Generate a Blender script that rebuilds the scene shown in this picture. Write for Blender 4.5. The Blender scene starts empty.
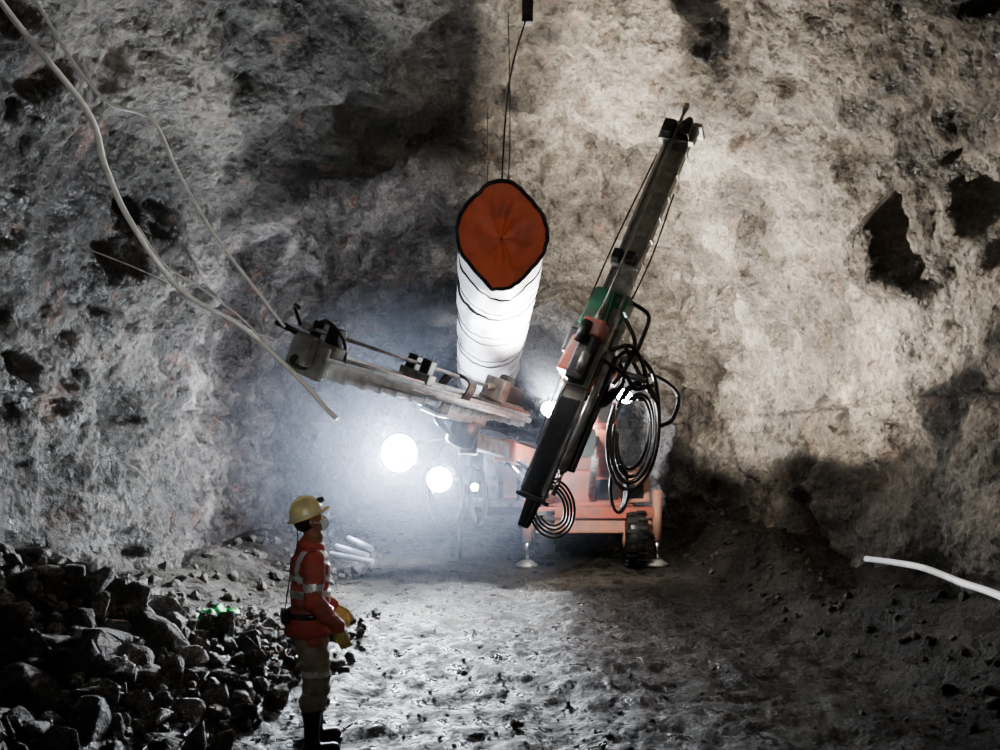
import bpy, bmesh, math, random
from mathutils import Vector, Matrix, noise, Quaternion
random.seed(7)
scene = bpy.context.scene
V = Vector

# ------------------------------------------------------------------ materials
def new_mat(name):
    m = bpy.data.materials.new(name); m.use_nodes = True
    nt = m.node_tree; b = nt.nodes["Principled BSDF"]
    return m, nt, b

def dirty(name, col, rough=0.5, metal=0.0, dirt=(0.10,0.09,0.08), amount=0.5, scale=6.0, bump=0.15):
    m, nt, b = new_mat(name)
    tc = nt.nodes.new("ShaderNodeTexCoord")
    n = nt.nodes.new("ShaderNodeTexNoise"); n.inputs["Scale"].default_value = scale; n.inputs["Detail"].default_value = 8
    nt.links.new(tc.outputs["Object"], n.inputs["Vector"])
    r = nt.nodes.new("ShaderNodeValToRGB")
    r.color_ramp.elements[0].position = 0.62 - 0.3*amount; r.color_ramp.elements[0].color = (*col, 1)
    r.color_ramp.elements[1].position = 0.72; r.color_ramp.elements[1].color = (*dirt, 1)
    nt.links.new(n.outputs["Fac"], r.inputs["Fac"]); nt.links.new(r.outputs["Color"], b.inputs["Base Color"])
    b.inputs["Roughness"].default_value = rough; b.inputs["Metallic"].default_value = metal
    bp = nt.nodes.new("ShaderNodeBump"); bp.inputs["Strength"].default_value = bump; bp.inputs["Distance"].default_value = 0.02
    nt.links.new(n.outputs["Fac"], bp.inputs["Height"]); nt.links.new(bp.outputs["Normal"], b.inputs["Normal"])
    return m

def emis(name, col, s):
    m, nt, b = new_mat(name)
    b.inputs["Base Color"].default_value = (*col,1)
    b.inputs["Emission Color"].default_value = (*col,1)
    b.inputs["Emission Strength"].default_value = s
    return m

def rock_mat(name, pal, bump=0.6, fine=22.0, wet=0.45, dist=0.05, speck=0.6, medk=4.0, dry=0.9, alt=None, stain=False, spec=0.5):
    """pal = (dark, mid, light); alt = second palette that takes over towards +X (paler, warmer tones)"""
    m, nt, b = new_mat(name)
    N = nt.nodes; L = nt.links
    b.inputs["Specular IOR Level"].default_value = spec
    geo = N.new("ShaderNodeTexCoord")
    def nz(scale, detail, rough=0.55):
        n = N.new("ShaderNodeTexNoise"); n.inputs["Scale"].default_value = scale
        n.inputs["Detail"].default_value = detail; n.inputs["Roughness"].default_value = rough
        L.new(geo.outputs["Object"], n.inputs["Vector"]); return n
    big = nz(0.7, 5, 0.6); med = nz(4.0, 8, 0.62); sm = nz(fine, 5, 0.65)
    def ramp(p):
        r = N.new("ShaderNodeValToRGB"); e = r.color_ramp.elements
        e[0].position = 0.38; e[0].color = (*p[0],1); e[1].position = 0.62; e[1].color = (*p[2],1)
        k = e.new(0.5); k.color = (*p[1],1); return r
    mix = N.new("ShaderNodeMath"); mix.operation = 'MULTIPLY_ADD'
    mix.inputs[1].default_value = 0.62
    half = N.new("ShaderNodeMath"); half.operation='MULTIPLY'; half.inputs[1].default_value = 0.38
    L.new(big.outputs["Fac"], mix.inputs[0]); L.new(med.outputs["Fac"], half.inputs[0]); L.new(half.outputs[0], mix.inputs[2])
    r = ramp(pal); L.new(mix.outputs[0], r.inputs["Fac"]); colout = r.outputs["Color"]
    if alt:
        r2 = ramp(alt); L.new(mix.outputs[0], r2.inputs["Fac"])
        sx = N.new("ShaderNodeSeparateXYZ"); L.new(geo.outputs["Object"], sx.inputs[0])
        ad = N.new("ShaderNodeMath"); ad.operation='MULTIPLY_ADD'; ad.inputs[1].default_value=5.0
        L.new(big.outputs["Fac"], ad.inputs[0]); L.new(sx.outputs["X"], ad.inputs[2])
        mr = N.new("ShaderNodeMapRange"); mr.interpolation_type='SMOOTHSTEP'
        mr.inputs[1].default_value=0.0; mr.inputs[2].default_value=4.0
        L.new(ad.outputs[0], mr.inputs[0])
        mc = N.new("ShaderNodeMix"); mc.data_type='RGBA'
        L.new(mr.outputs[0], mc.inputs[0]); L.new(r.outputs["Color"], mc.inputs[6]); L.new(r2.outputs["Color"], mc.inputs[7]); colout = mc.outputs[2]
    if stain:
        st = nz(1.7, 4, 0.6)
        mp = N.new("ShaderNodeMapRange"); mp.inputs[1].default_value=0.60; mp.inputs[2].default_value=0.72; mp.inputs[4].default_value=0.55
        L.new(st.outputs["Fac"], mp.inputs[0])
        ms = N.new("ShaderNodeMix"); ms.data_type='RGBA'; ms.inputs[7].default_value=(0.22,0.12,0.085,1)
        L.new(mp.outputs[0], ms.inputs[0]); L.new(colout, ms.inputs[6]); colout = ms.outputs[2]
    sp = N.new("ShaderNodeValToRGB"); sp.color_ramp.elements[0].position=0.38; sp.color_ramp.elements[0].color=(0.3,0.3,0.3,1)
    sp.color_ramp.elements[1].position=0.58; sp.color_ramp.elements[1].color=(1,1,1,1)
    L.new(sm.outputs["Fac"], sp.inputs["Fac"])
    mm = N.new("ShaderNodeMix"); mm.data_type='RGBA'; mm.blend_type='MULTIPLY'; mm.inputs[0].default_value=speck
    L.new(colout, mm.inputs[6]); L.new(sp.outputs["Color"], mm.inputs[7]); L.new(mm.outputs[2], b.inputs["Base Color"])
    rr = N.new("ShaderNodeMapRange"); rr.inputs[1].default_value=0.40; rr.inputs[2].default_value=0.56
    rr.inputs[3].default_value=wet; rr.inputs[4].default_value=dry
    L.new(med.outputs["Fac"], rr.inputs[0]); L.new(rr.outputs[0], b.inputs["Roughness"])
    vor = N.new("ShaderNodeTexVoronoi"); vor.inputs["Scale"].default_value = fine*0.7
    L.new(geo.outputs["Object"], vor.inputs["Vector"])
    b1 = N.new("ShaderNodeBump"); b1.inputs["Strength"].default_value=bump; b1.inputs["Distance"].default_value=dist*medk
    b2 = N.new("ShaderNodeBump"); b2.inputs["Strength"].default_value=bump; b2.inputs["Distance"].default_value=dist
    b3 = N.new("ShaderNodeBump"); b3.inputs["Strength"].default_value=bump*0.6; b3.inputs["Distance"].default_value=dist*0.6
    b3.invert = True
    L.new(med.outputs["Fac"], b1.inputs["Height"]); L.new(sm.outputs["Fac"], b2.inputs["Height"]); L.new(vor.outputs["Distance"], b3.inputs["Height"])
    L.new(b1.outputs["Normal"], b2.inputs["Normal"]); L.new(b2.outputs["Normal"], b3.inputs["Normal"]); L.new(b3.outputs["Normal"], b.inputs["Normal"])
    return m

M_SHELL = rock_mat("wet_shotcrete", ((0.022,0.020,0.018),(0.070,0.065,0.058),(0.22,0.205,0.185)), 1.0, 15, 0.30, 0.060, 0.6,
                   alt=((0.055,0.046,0.036),(0.18,0.155,0.122),(0.38,0.34,0.28)), stain=True)
M_FLOOR = rock_mat("wet_mud_floor", ((0.016,0.014,0.012),(0.040,0.036,0.030),(0.10,0.091,0.077)), 1.0, 30, 0.20, 0.036, 0.8, 3.4, 0.75, spec=0.28)
M_RUB = rock_mat("broken_rock", ((0.05,0.047,0.042),(0.12,0.112,0.10),(0.25,0.235,0.21)), 0.9, 16, 0.6, 0.03)
M_STN = rock_mat("muddy_stone", ((0.03,0.028,0.024),(0.075,0.068,0.058),(0.16,0.148,0.128)), 0.9, 16, 0.4, 0.02, spec=0.35)
M_RED = dirty("machine_red_paint", (0.44,0.11,0.07), 0.5, 0.0, (0.15,0.12,0.10), 0.75, 5)
M_ORANGE = dirty("machine_orange_paint", (0.48,0.22,0.155), 0.6, 0.0, (0.25,0.19,0.16), 0.8, 4)
M_STEEL = dirty("worn_steel", (0.28,0.28,0.265), 0.42, 0.4, (0.11,0.10,0.088), 0.7, 8)
M_ALU = dirty("feed_aluminium", (0.26,0.25,0.21), 0.5, 0.25, (0.12,0.11,0.088), 0.8, 7)
M_ALUL = dirty("feed_aluminium_lit", (0.70,0.71,0.72), 0.45, 0.0, (0.38,0.38,0.38), 0.5, 7)  # paler copy for the left feed; its lit look is put into the colour
M_DARK = dirty("dark_steel", (0.035,0.037,0.04), 0.4, 0.6, (0.08,0.07,0.062), 0.3, 9)
M_RUBBER = dirty("black_rubber", (0.012,0.012,0.013), 0.4, 0.0, (0.05,0.046,0.042), 0.25, 12)
M_GREEN = dirty("green_paint", (0.03,0.15,0.08), 0.45, 0.0, (0.08,0.08,0.07), 0.7, 9)
M_CHROME = dirty("chrome_rod", (0.55,0.55,0.56), 0.22, 1.0, (0.25,0.24,0.23), 0.4, 20, 0.02)
M_DUCT = dirty("white_duct_fabric", (0.38,0.39,0.43), 0.6, 0.0, (0.19,0.18,0.19), 0.5, 3.5, 0.5)
M_DUCTIN = dirty("orange_duct_lining", (0.80,0.20,0.11), 0.6, 0.0, (0.52,0.14,0.085), 0.6, 4, 0.6)
M_STRAP = dirty("black_strap", (0.02,0.02,0.022), 0.7)
M_CABLE = dirty("white_cable", (0.90,0.89,0.87), 0.5, 0, (0.7,0.68,0.64), 0.3, 9)
M_GCABLE = dirty("grey_cable", (0.65,0.64,0.61), 0.5, 0, (0.35,0.34,0.32), 0.4, 9)
M_PALE = dirty("pale_plastic", (0.6,0.65,0.72), 0.4, 0, (0.3,0.3,0.3), 0.4, 6)
M_FLARE = dirty("green_flare_patch", (0.03,0.34,0.08), 0.6, 0, (0.03,0.20,0.05), 0.4, 8)
M_LAMP = emis("lamp_lens_bright", (0.85,0.92,1.0), 500)
M_LAMP2 = emis("lamp_lens", (0.85,0.92,1.0), 200)
m, nt, b = new_mat("cab_glass"); b.inputs["Base Color"].default_value=(0.35,0.42,0.42,1); b.inputs["Roughness"].default_value=0.08
b.inputs["Transmission Weight"].default_value=0.6; M_GLASS = m

# ------------------------------------------------------------------ helpers
def link(o, parent=None):
    scene.collection.objects.link(o)
    if parent is not None: o.parent = parent
    return o
def empty(name):
    e = bpy.data.objects.new(name, None); e.empty_display_size = 0.2; return link(e)
def mobj(name, verts, faces, mat, parent=None, smooth=False, bevel=0.0, mats=None, fm=None):
    me = bpy.data.meshes.new(name); me.from_pydata([tuple(v) for v in verts], [], faces); me.update()
    for mm in (mats or [mat]): me.materials.append(mm)
    if fm: me.polygons.foreach_set("material_index", fm)
    if smooth: me.polygons.foreach_set("use_smooth", [True]*len(me.polygons))
    o = bpy.data.objects.new(name, me); link(o, parent)
    if bevel > 0:
        bv = o.modifiers.new("bevel", 'BEVEL'); bv.width = bevel; bv.segments = 2; bv.limit_method='ANGLE'
    return o
BF = [(0,1,3,2),(4,6,7,5),(0,4,5,1),(2,3,7,6),(0,2,6,4),(1,5,7,3)]
def box(name, c, s, mat, parent=None, M=None, bevel=0.012, taper=(1,1)):
    vs=[]
    for i in (-1,1):
        for j in (-1,1):
            for k in (-1,1):
                tx,ty = taper if k>0 else (1,1)
                v = V((c[0]+i*s[0]/2*tx, c[1]+j*s[1]/2*ty, c[2]+k*s[2]/2))
                vs.append(M@v if M else v)
    return mobj(name, vs, BF, mat, parent, False, bevel)
def frame(z, up=V((0,0,1))):
    z = z.normalized()
    if abs(z.dot(up))>0.98: up = V((0,1,0))
    x = up.cross(z).normalized(); y = z.cross(x)
    return x,y,z
def basis(p0, p1, up):
    x,y,z = frame(V(p1)-V(p0), V(up))
    M = Matrix(((x.x,y.x,z.x,p0[0]),(x.y,y.y,z.y,p0[1]),(x.z,y.z,z.z,p0[2]),(0,0,0,1)))
    return M, (V(p1)-V(p0)).length
def lathe(name, p0, p1, prof, mat, parent=None, seg=20, smooth=True):
    """profile [(t 0..1, radius)] turned about the p0-p1 axis"""
    p0=V(p0);p1=V(p1); x,y,z=frame(p1-p0); vs=[];fs=[]
    for t,r in prof:
        c = p0.lerp(p1,t)
        for i in range(seg):
            a=2*math.pi*i/seg; vs.append(c+x*math.cos(a)*r+y*math.sin(a)*r)
    n=len(prof)
    for j in range(n-1):
        for i in range(seg):
            k=(i+1)%seg; fs.append((j*seg+i,j*seg+k,(j+1)*seg+k,(j+1)*seg+i))
    fs.append(tuple(range(seg-1,-1,-1))); fs.append(tuple((n-1)*seg+i for i in range(seg)))
    o = mobj(name,vs,fs,mat,parent,False)
    if smooth:
        for p in o.data.polygons: p.use_smooth = len(p.vertices)==4
    return o
def rod(name,p0,p1,r,mat,parent=None,r2=None,seg=16):
    return lathe(name,p0,p1,[(0,r),(1,r if r2 is None else r2)],mat,parent,seg)
def catmull(pts, n=8):
    pts=[V(p) for p in pts]; P=[pts[0]*2-pts[1]]+pts+[pts[-1]*2-pts[-2]]; out=[]
    for i in range(1,len(P)-2):
        for k in range(n):
            t=k/n; a,b,c,d=P[i-1],P[i],P[i+1],P[i+2]
            out.append(0.5*((2*b)+(c-a)*t+(2*a-5*b+4*c-d)*t*t+(3*b-a-3*c+d)*t**3))
    out.append(pts[-1]); return out
def tube_geo(pts, r, n=8, seg=8):
    c=catmull(pts,n); vs=[];fs=[]; up=V((0,0,1)); px=None
    for i,p in enumerate(c):
        t=(c[min(i+1,len(c)-1)]-c[max(i-1,0)]).normalized()
        if px is None: px,_,_=frame(t)
        else: px=(px-t*px.dot(t)).normalized()
        py=t.cross(px)
        for k in range(seg):
            a=2*math.pi*k/seg; vs.append(p+px*math.cos(a)*r+py*math.sin(a)*r)
    for j in range(len(c)-1):
        for k in range(seg):
            l=(k+1)%seg; fs.append((j*seg+k,j*seg+l,(j+1)*seg+l,(j+1)*seg+k))
    fs.append(tuple(range(seg-1,-1,-1))); fs.append(tuple((len(c)-1)*seg+i for i in range(seg)))
    return vs,fs
def tube(name, pts, r, mat, parent=None, n=8, seg=8):
    vs,fs=tube_geo(pts,r,n,seg); return mobj(name,vs,fs,mat,parent,True)
def merge(geos):
    vs=[];fs=[]
    for a,b in geos:
        o=len(vs); vs+=a; fs+=[tuple(i+o for i in f) for f in b]
    return vs,fs
def extrude_profile(name, prof, z0, z1, mat, parent, M, bevel=0.004):
    n=len(prof); vs=[M@V((x,y,z0)) for x,y in prof]+[M@V((x,y,z1)) for x,y in prof]
    fs=[(i,(i+1)%n,n+(i+1)%n,n+i) for i in range(n)]+[tuple(range(n-1,-1,-1)),tuple(range(n,2*n))]
    return mobj(name,vs,fs,mat,parent,False,bevel)
def sstep(a,b,x):
    t=max(0.0,min(1.0,(x-a)/(b-a))); return t*t*(3-2*t)

# ------------------------------------------------------------------ cave shell
Y0,Y1=-4.5,40.0
def crown(y): return 7.7-2.0*sstep(13,21,y)
def hwid(y): return 4.85-0.25*sstep(14,22,y)
def disp(p):
    d = 0.42*noise.fractal(p*0.42,1.0,2.0,3)
    q = p*0.75; ds,pts = noise.voronoi(q); c=pts[0]
    rv = noise.noise_vector(c*5.7+V((3.1,7.7,1.3)))
    w = min(1.0,(ds[1]-ds[0])/0.32)
    d += w*(1.0*rv.dot(q-c)+0.20*rv.x)
    q = p*1.9+V((9,4,2)); ds,pts = noise.voronoi(q); c=pts[0]
    rv = noise.noise_vector(c*3.7)
    w = min(1.0,(ds[1]-ds[0])/0.25)
    d += 0.30*w*(rv.dot(q-c)+0.28*rv.y)
    f = noise.fractal(p*2.6,0.75,2.1,5)
    d += 0.12*f
    k = noise.noise(p*3.3+V((1,8,3)))
    if k<-0.40: d -= 0.22*(-0.40-k)
    return d
def shell_point(t,y):
    """t: 0 left floor .. 1 right floor"""
    hw=hwid(y); zc=crown(y); zs=2.7
    a=0.16
    if t<a:
        z=-0.5+(zs+0.5)*t/a; p=V((-hw-0.12*math.sin(math.pi*z/4),y,z)); n=V((1,0,0))
    elif t>1-a:
        z=-0.5+(zs+0.5)*(1-t)/a; p=V((hw+0.12*math.sin(math.pi*z/4),y,z)); n=V((-1,0,0))
    else:
        th=math.pi*(1-(t-a)/(1-2*a)); cx,sz=math.cos(th),math.sin(th)
        p=V((hw*cx,y,zs+(zc-zs)*sz)); n=V((-cx/hw,0,-sz/(zc-zs))).normalized()
    q=p+n*(disp(p)-0.05)
    q.x-=0.010*max(0.0,y-17)**1.8*0.6      # the drift swings gently left far behind the rig
    return q
NT,NY=440,660
ys=[]
for j in range(NY):
    u=j/(NY-1)
    ys.append(Y0+(Y1-Y0)*(0.55*u+0.45*u*u*u))
grid=[[shell_point(i/(NT-1),y) for i in range(NT)] for y in ys]
def shell(name,i0,i1,mat):
    w=i1-i0+1; vs=[grid[j][i] for j in range(NY) for i in range(i0,i1+1)]
    fs=[(j*w+i,j*w+i+1,(j+1)*w+i+1,(j+1)*w+i) for j in range(NY-1) for i in range(w-1)]
    return mobj(name,vs,fs,mat,None,True)
shell("wall_left",0,int(NT*0.36),M_SHELL)
shell("ceiling",int(NT*0.36),int(NT*0.66),M_SHELL)
shell("wall_right",int(NT*0.66),NT-1,M_SHELL)
def endwall(name,y,xc=0):
    n=90; vs=[];fs=[]
    for j in range(n):
        for i in range(n):
            x=xc-6+12*i/(n-1); z=-0.6+9.2*j/(n-1); p=V((x,y,z))
            vs.append(p+V((0,1,0))*disp(p)*1.0)
    fs=[(j*n+i,j*n+i+1,(j+1)*n+i+1,(j+1)*n+i) for j in range(n-1) for i in range(n-1)]
    mobj(name,vs,fs,M_SHELL,None,True)
endwall("wall_back",39.3,-1.7); endwall("wall_front",-3.8)

# ------------------------------------------------------------------ floor
def pile_h(x,y):
    h = 0.74*sstep(1.55,3.7,-x)*(1-sstep(6.8,9.6,y)) 
    return h*(0.85+0.4*noise.noise(V((x*0.9,y*0.9,3))))
def floor_h(x,y):
    h = 0.07*noise.fractal(V((x*0.7,y*0.7,0)),1,2,4)+0.04*noise.fractal(V((x*3,y*3,5)),0.7,2,5)
    h += 0.80*sstep(3.2,4.5,x)*(0.8+0.5*noise.noise(V((x,y*0.8,1))))
    h += 0.5*sstep(3.2,4.5,-x)*(0.8+0.5*noise.noise(V((x,y*0.8,8))))
    for tx in (0.35,2.6): h -= 0.05*math.exp(-((x-tx-0.15*math.sin(y*0.4))/0.22)**2)
    return h+0.9*pile_h(x,y)
nx,ny=360,740; vs=[];fs=[]
fy=[Y0+(Y1-Y0)*(0.45*(j/(ny-1))+0.55*(j/(ny-1))**2.4) for j in range(ny)]
for y in fy:
    for i in range(nx):
        x=-7.2+13.0*i/(nx-1); vs.append(V((x,y,floor_h(x,y) if y<17 else floor_h(max(-3,min(3,x)),y))))
fs=[(j*nx+i,j*nx+i+1,(j+1)*nx+i+1,(j+1)*nx+i) for j in range(ny-1) for i in range(nx-1)]
mobj("floor",vs,fs,M_FLOOR,None,True)

# rocks
def rock_tpl():
    bm=bmesh.new()
    sx,sy,sz=random.uniform(0.7,1.2),random.uniform(0.6,1.0),random.uniform(0.45,0.8)
    for _ in range(random.randint(11,18)):
        v=V((random.gauss(0,1),random.gauss(0,1),random.gauss(0,1))).normalized()*random.uniform(0.8,1.0)
        bm.verts.new((v.x*sx,v.y*sy,v.z*sz))
    r=bmesh.ops.convex_hull(bm,input=bm.verts)
    bmesh.ops.delete(bm,geom=[g for g in r["geom_interior"] if isinstance(g,bmesh.types.BMVert)],context='VERTS')
    bmesh.ops.bevel(bm,geom=bm.edges[:],offset=0.06,segments=1,affect='EDGES')
    bm.verts.index_update()
    out=([v.co.copy() for v in bm.verts],[tuple(v.index for v in f.verts) for f in bm.faces]); bm.free(); return out
TPL=[rock_tpl() for _ in range(16)]
def scatter(name, items, mat):
    geos=[]
    for p,s in items:
        a,b=random.choice(TPL); q=Quaternion((random.gauss(0,1),random.gauss(0,1),random.gauss(0,1),random.gauss(0,1))).normalized()
        geos.append(([p+q@(v*s) for v in a],b))
    vs,fs=merge(geos); return mobj(name,vs,fs,mat)
items=[]
for _ in range(3200):
    x=random.uniform(-4.9,-1.45); y=random.uniform(2.2,9.8)
    h=pile_h(x,y)
    if h<0.04 and random.random()<0.6: continue
    if x>-1.75 and 4.9<y<5.9: continue
    s=random.choice([random.uniform(0.02,0.05),random.uniform(0.03,0.07),random.uniform(0.04,0.09),random.uniform(0.07,0.14),random.uniform(0.10,0.28)])*(0.6+0.6*min(1,h*1.6))
    items.append((V((x,y,floor_h(x,y)+s*random.uniform(0.0,0.35))),s))
scatter("rubble_pile",items,M_RUB)
items=[]
for _ in range(3600):
    x=random.uniform(-3.2,4.4); y=3.0+9.8*random.random()**1.4
    if pile_h(x,y)>0.03 or abs(x+1.38)<0.3 and abs(y-5.42)<0.35: continue
    s=random.choice([0.006,0.008,0.010,0.013,0.017,0.026])*random.uniform(0.7,1.4)
    items.append((V((x,y,floor_h(x,y)+s*0.2)),s))
for x,y,s in [(0.13,5.8,0.09),(0.58,6.4,0.055),(0.2,8.6,0.05),(-0.35,7.2,0.05),(1.2,6.9,0.045),(2.1,7.4,0.05),(0.9,5.2,0.04)]:
    items.append((V((x,y,floor_h(x,y)+s*0.4)),s))
for _ in range(420):
    sd=random.choice([-1,1,1]); x=sd*random.uniform(3.4,4.6); y=random.uniform(3,20)
    if sd<0 and y<9.8: continue
    s=random.uniform(0.02,0.10) if sd>0 else random.uniform(0.04,0.16); items.append((V((x,y,floor_h(x,y)+s*0.2)),s))
for _ in range(50):
    x=random.uniform(-3.6,-2.2); y=random.uniform(11.5,14.5); s=random.uniform(0.05,0.16)
    items.append((V((x,y,floor_h(x,y)+s*0.3)),s))
scatter("loose_stones",items,M_STN)
# added crumpled sheet on the rubble, standing in for a green lens flare
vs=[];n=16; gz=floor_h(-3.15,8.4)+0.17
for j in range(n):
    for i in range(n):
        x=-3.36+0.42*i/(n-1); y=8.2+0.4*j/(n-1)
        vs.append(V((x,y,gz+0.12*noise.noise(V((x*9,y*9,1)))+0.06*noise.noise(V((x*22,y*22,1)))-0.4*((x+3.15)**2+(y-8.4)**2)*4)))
mobj("green_flare_patch",vs,[(j*n+i,j*n+i+1,(j+1)*n+i+1,(j+1)*n+i) for j in range(n-1) for i in range(n-1)],M_FLARE,None,True)

# ------------------------------------------------------------------ ventilation duct
duct=empty("ventilation_duct")
axis=[V(p) for p in [(0.02,8.0,4.43),(-0.02,9.0,4.2),(-0.1,10.3,3.85),(-0.2,12.0,3.42),(-0.26,13.8,3.2),(-0.3,17,3.25),(-0.45,22,3.35),(-1.0,29.5,3.4),(-1.7,38.5,3.4)]]
c=catmull(axis,26); seg=56; vs=[];fs=[]
dist=0; ringpos=[]
for j,p in enumerate(c):
    if j: dist+=(p-c[j-1]).length
    t=(c[min(j+1,len(c)-1)]-c[max(j-1,0)]).normalized()
    x,y,z=frame(t); x=V((1,0,0))-t*t.x; x.normalize(); y=V((0,0,1))-t*t.z; y=(y-x*y.dot(x)).normalized()
    k=1-sstep(0.0,1.4,dist)
    seam=min(abs(((dist-0.35)%0.8)-0.0),abs(((dist-0.35)%0.8)-0.8))
    for i in range(seg):
        a=2*math.pi*i/seg; ca,sa=math.cos(a),math.sin(a)
        r=0.485; hx=r*(1+0.0*k); hz=r*(1+0.30*k)
        pinch=1-k*(0.42*abs(sa)**2.2*(1-abs(sa)**10))
        wr=0.020*noise.noise(V((ca*2.5,sa*2.5,dist*3.0)))+0.018*noise.noise(V((ca*7,sa*7,dist*1.6)))
        pin=-0.016*math.exp(-(seam/0.035)**2)
        q=1+wr*2+pin*2
        vs.append(p+x*ca*hx*pinch*q+y*sa*hz*q)
    ringpos.append((dist,j))
for j in range(len(c)-1):
    for i in range(seg):
        k=(i+1)%seg; fs.append((j*seg+i,j*seg+k,(j+1)*seg+k,(j+1)*seg+i))
fm=[]
for j in range(len(c)-1): fm+= [1 if (j==0) else 0]*seg
mobj("duct_tube",vs,fs,M_DUCT,duct,True,mats=[M_DUCT,M_STRAP],fm=fm)
rim=[vs[i].copy() for i in range(seg)]
tv,tf=tube_geo(rim+[rim[0]],0.022,2,8); mobj("mouth_hoop",tv,tf,M_STRAP,duct,True)
cen=c[0]; t0=(c[1]-c[0]).normalized(); vs2=[];fs2=[];NR=14
for j in range(NR+1):
    f=1-j/NR*0.98; dpt=0.10*(1-f**2)
    for i in range(seg):
        a=2*math.pi*i/seg
        fold=0.05*math.sin(a*7+2*f)*(1-f)*f*2+0.04*noise.noise(V((math.cos(a)*3*f,math.sin(a)*3*f,4)))
        vs2.append(cen+(rim[i]-cen)*f*0.985+t0*(dpt+fold+0.01))
for j in range(NR):
    for i in range(seg):
        k=(i+1)%seg; fs2.append((j*seg+i,(j+1)*seg+i,(j+1)*seg+k,j*seg+k))
fs2.append(tuple(NR*seg+i for i in range(seg)))
mobj("mouth_lining",vs2,fs2,M_DUCTIN,duct,True)
nst=0; want=0.35
for d,j in ringpos:
    if d>=want and d<12:
        ring=[vs[j*seg+i] for i in range(seg)]+[vs[j*seg]]
        tube("seam_strap_%d"%(nst+1),ring,0.009,M_STRAP,duct,1,5)
        nst+=1; want+=0.62 if nst%2 else 0.2
top=rim[seg//4]
tube("hanging_wire_1",[top,(0.06,8.05,5.7),(0.14,8.1,6.3),(0.36,8.2,7.1),(0.5,8.3,7.9)],0.009,M_STRAP,duct)
tube("hanging_wire_2",[(0.0,9.3,4.6),(0.12,9.35,5.8),(0.1,9.4,7.9)],0.006,M_STRAP,duct)
tube("hanging_wire_3",[(-0.2,12.1,3.9),(-0.2,12.1,7.6)],0.006,M_STRAP,duct)
box("hanger_plate",(0.30,8.2,6.95),(0.12,0.1,0.34),M_STRAP,duct)

# ------------------------------------------------------------------ drilling jumbo
J=empty("drilling_jumbo")
def lamp(name,p,aim,size,mat,watts,angle,blend=0.4,col=(0.86,0.92,1.0),beam=None,off=0.06):
    p=V(p); d=V(aim).normalized()
    lathe(name+"_housing",p-d*size*1.1,p,[(0,size*0.45),(0.35,size*0.85),(0.85,size*1.12),(1,size*1.15)],M_DARK,J,20)
    lathe(name+"_lens",p+d*0.002,p+d*0.02,[(0,size),(1,size*0.85)],mat,J,20)
    if watts>0:
        bd=V(beam).normalized() if beam else d
        L=bpy.data.lights.new(name+"_beam",'SPOT'); L.energy=watts; L.spot_size=math.radians(angle); L.spot_blend=blend
        L.color=col; L.shadow_soft_size=min(size*0.8,0.07)
        o=bpy.data.objects.new(name+"_beam",L); link(o,J); o.location=p+d*(off+L.shadow_soft_size)
        o.rotation_euler=bd.to_track_quat('-Z','Y').to_euler()

CX=1.6
box("chassis",(CX,16.5,0.85),(1.7,5.6,0.55),M_RED,J,bevel=0.04)
box("front_bumper",(CX,13.62,0.78),(2.3,0.28,0.42),M_ORANGE,J,bevel=0.04)
box("fender_left",(0.72,14.45,1.42),(0.55,1.7,0.62),M_ORANGE,J,bevel=0.05,taper=(0.9,0.85))
box("fender_right",(2.48,14.45,1.42),(0.55,1.7,0.62),M_ORANGE,J,bevel=0.05,taper=(0.9,0.85))
box("front_panel",(CX,13.95,1.28),(1.3,0.4,0.85),M_RED,J,bevel=0.04)
box("panel_recess",(CX+0.35,13.72,1.35),(0.42,0.05,0.36),M_DARK,J)
box("grille_left",(0.74,13.63,1.32),(0.3,0.04,0.26),M_DARK,J)
box("grille_right",(2.46,13.63,1.32),(0.3,0.04,0.26),M_DARK,J)
box("engine_hood",(CX,17.8,1.6),(2.0,2.9,1.0),M_ORANGE,J,bevel=0.06,taper=(0.9,0.96))
cx0,cx1,cy0,cy1,cz0,cz1=1.05,2.1,14.5,15.9,1.6,2.62
box("cab_lower",((cx0+cx1)/2,(cy0+cy1)/2,1.55),(1.1,1.45,0.75),M_ORANGE,J,bevel=0.03)
for n,(x,y) in enumerate([(cx0,cy0),(cx1,cy0),(cx0,cy1),(cx1,cy1)]):
    box("cab_pillar_%d"%(n+1),(x,y,2.2),(0.08,0.08,0.75),M_ORANGE,J)
box("cab_roof",((cx0+cx1)/2,(cy0+cy1)/2-0.05,2.62),(1.25,1.65,0.09),M_RED,J,bevel=0.03)
box("windscreen",((cx0+cx1)/2,cy0,2.24),(0.97,0.02,0.62),M_GLASS,J,bevel=0)
box("cab_seat",((cx0+cx1)/2,15.4,2.1),(0.45,0.15,0.6),M_DARK,J,bevel=0.05)
tube("steering_wheel",[(1.55+0.17*math.cos(a),14.85,2.1+0.17*math.sin(a)) for a in [i*math.pi/6 for i in range(13)]],0.015,M_RUBBER,J,2)
rod("wiper",(1.45,14.47,1.98),(1.75,14.47,2.35),0.008,M_DARK,J)
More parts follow.
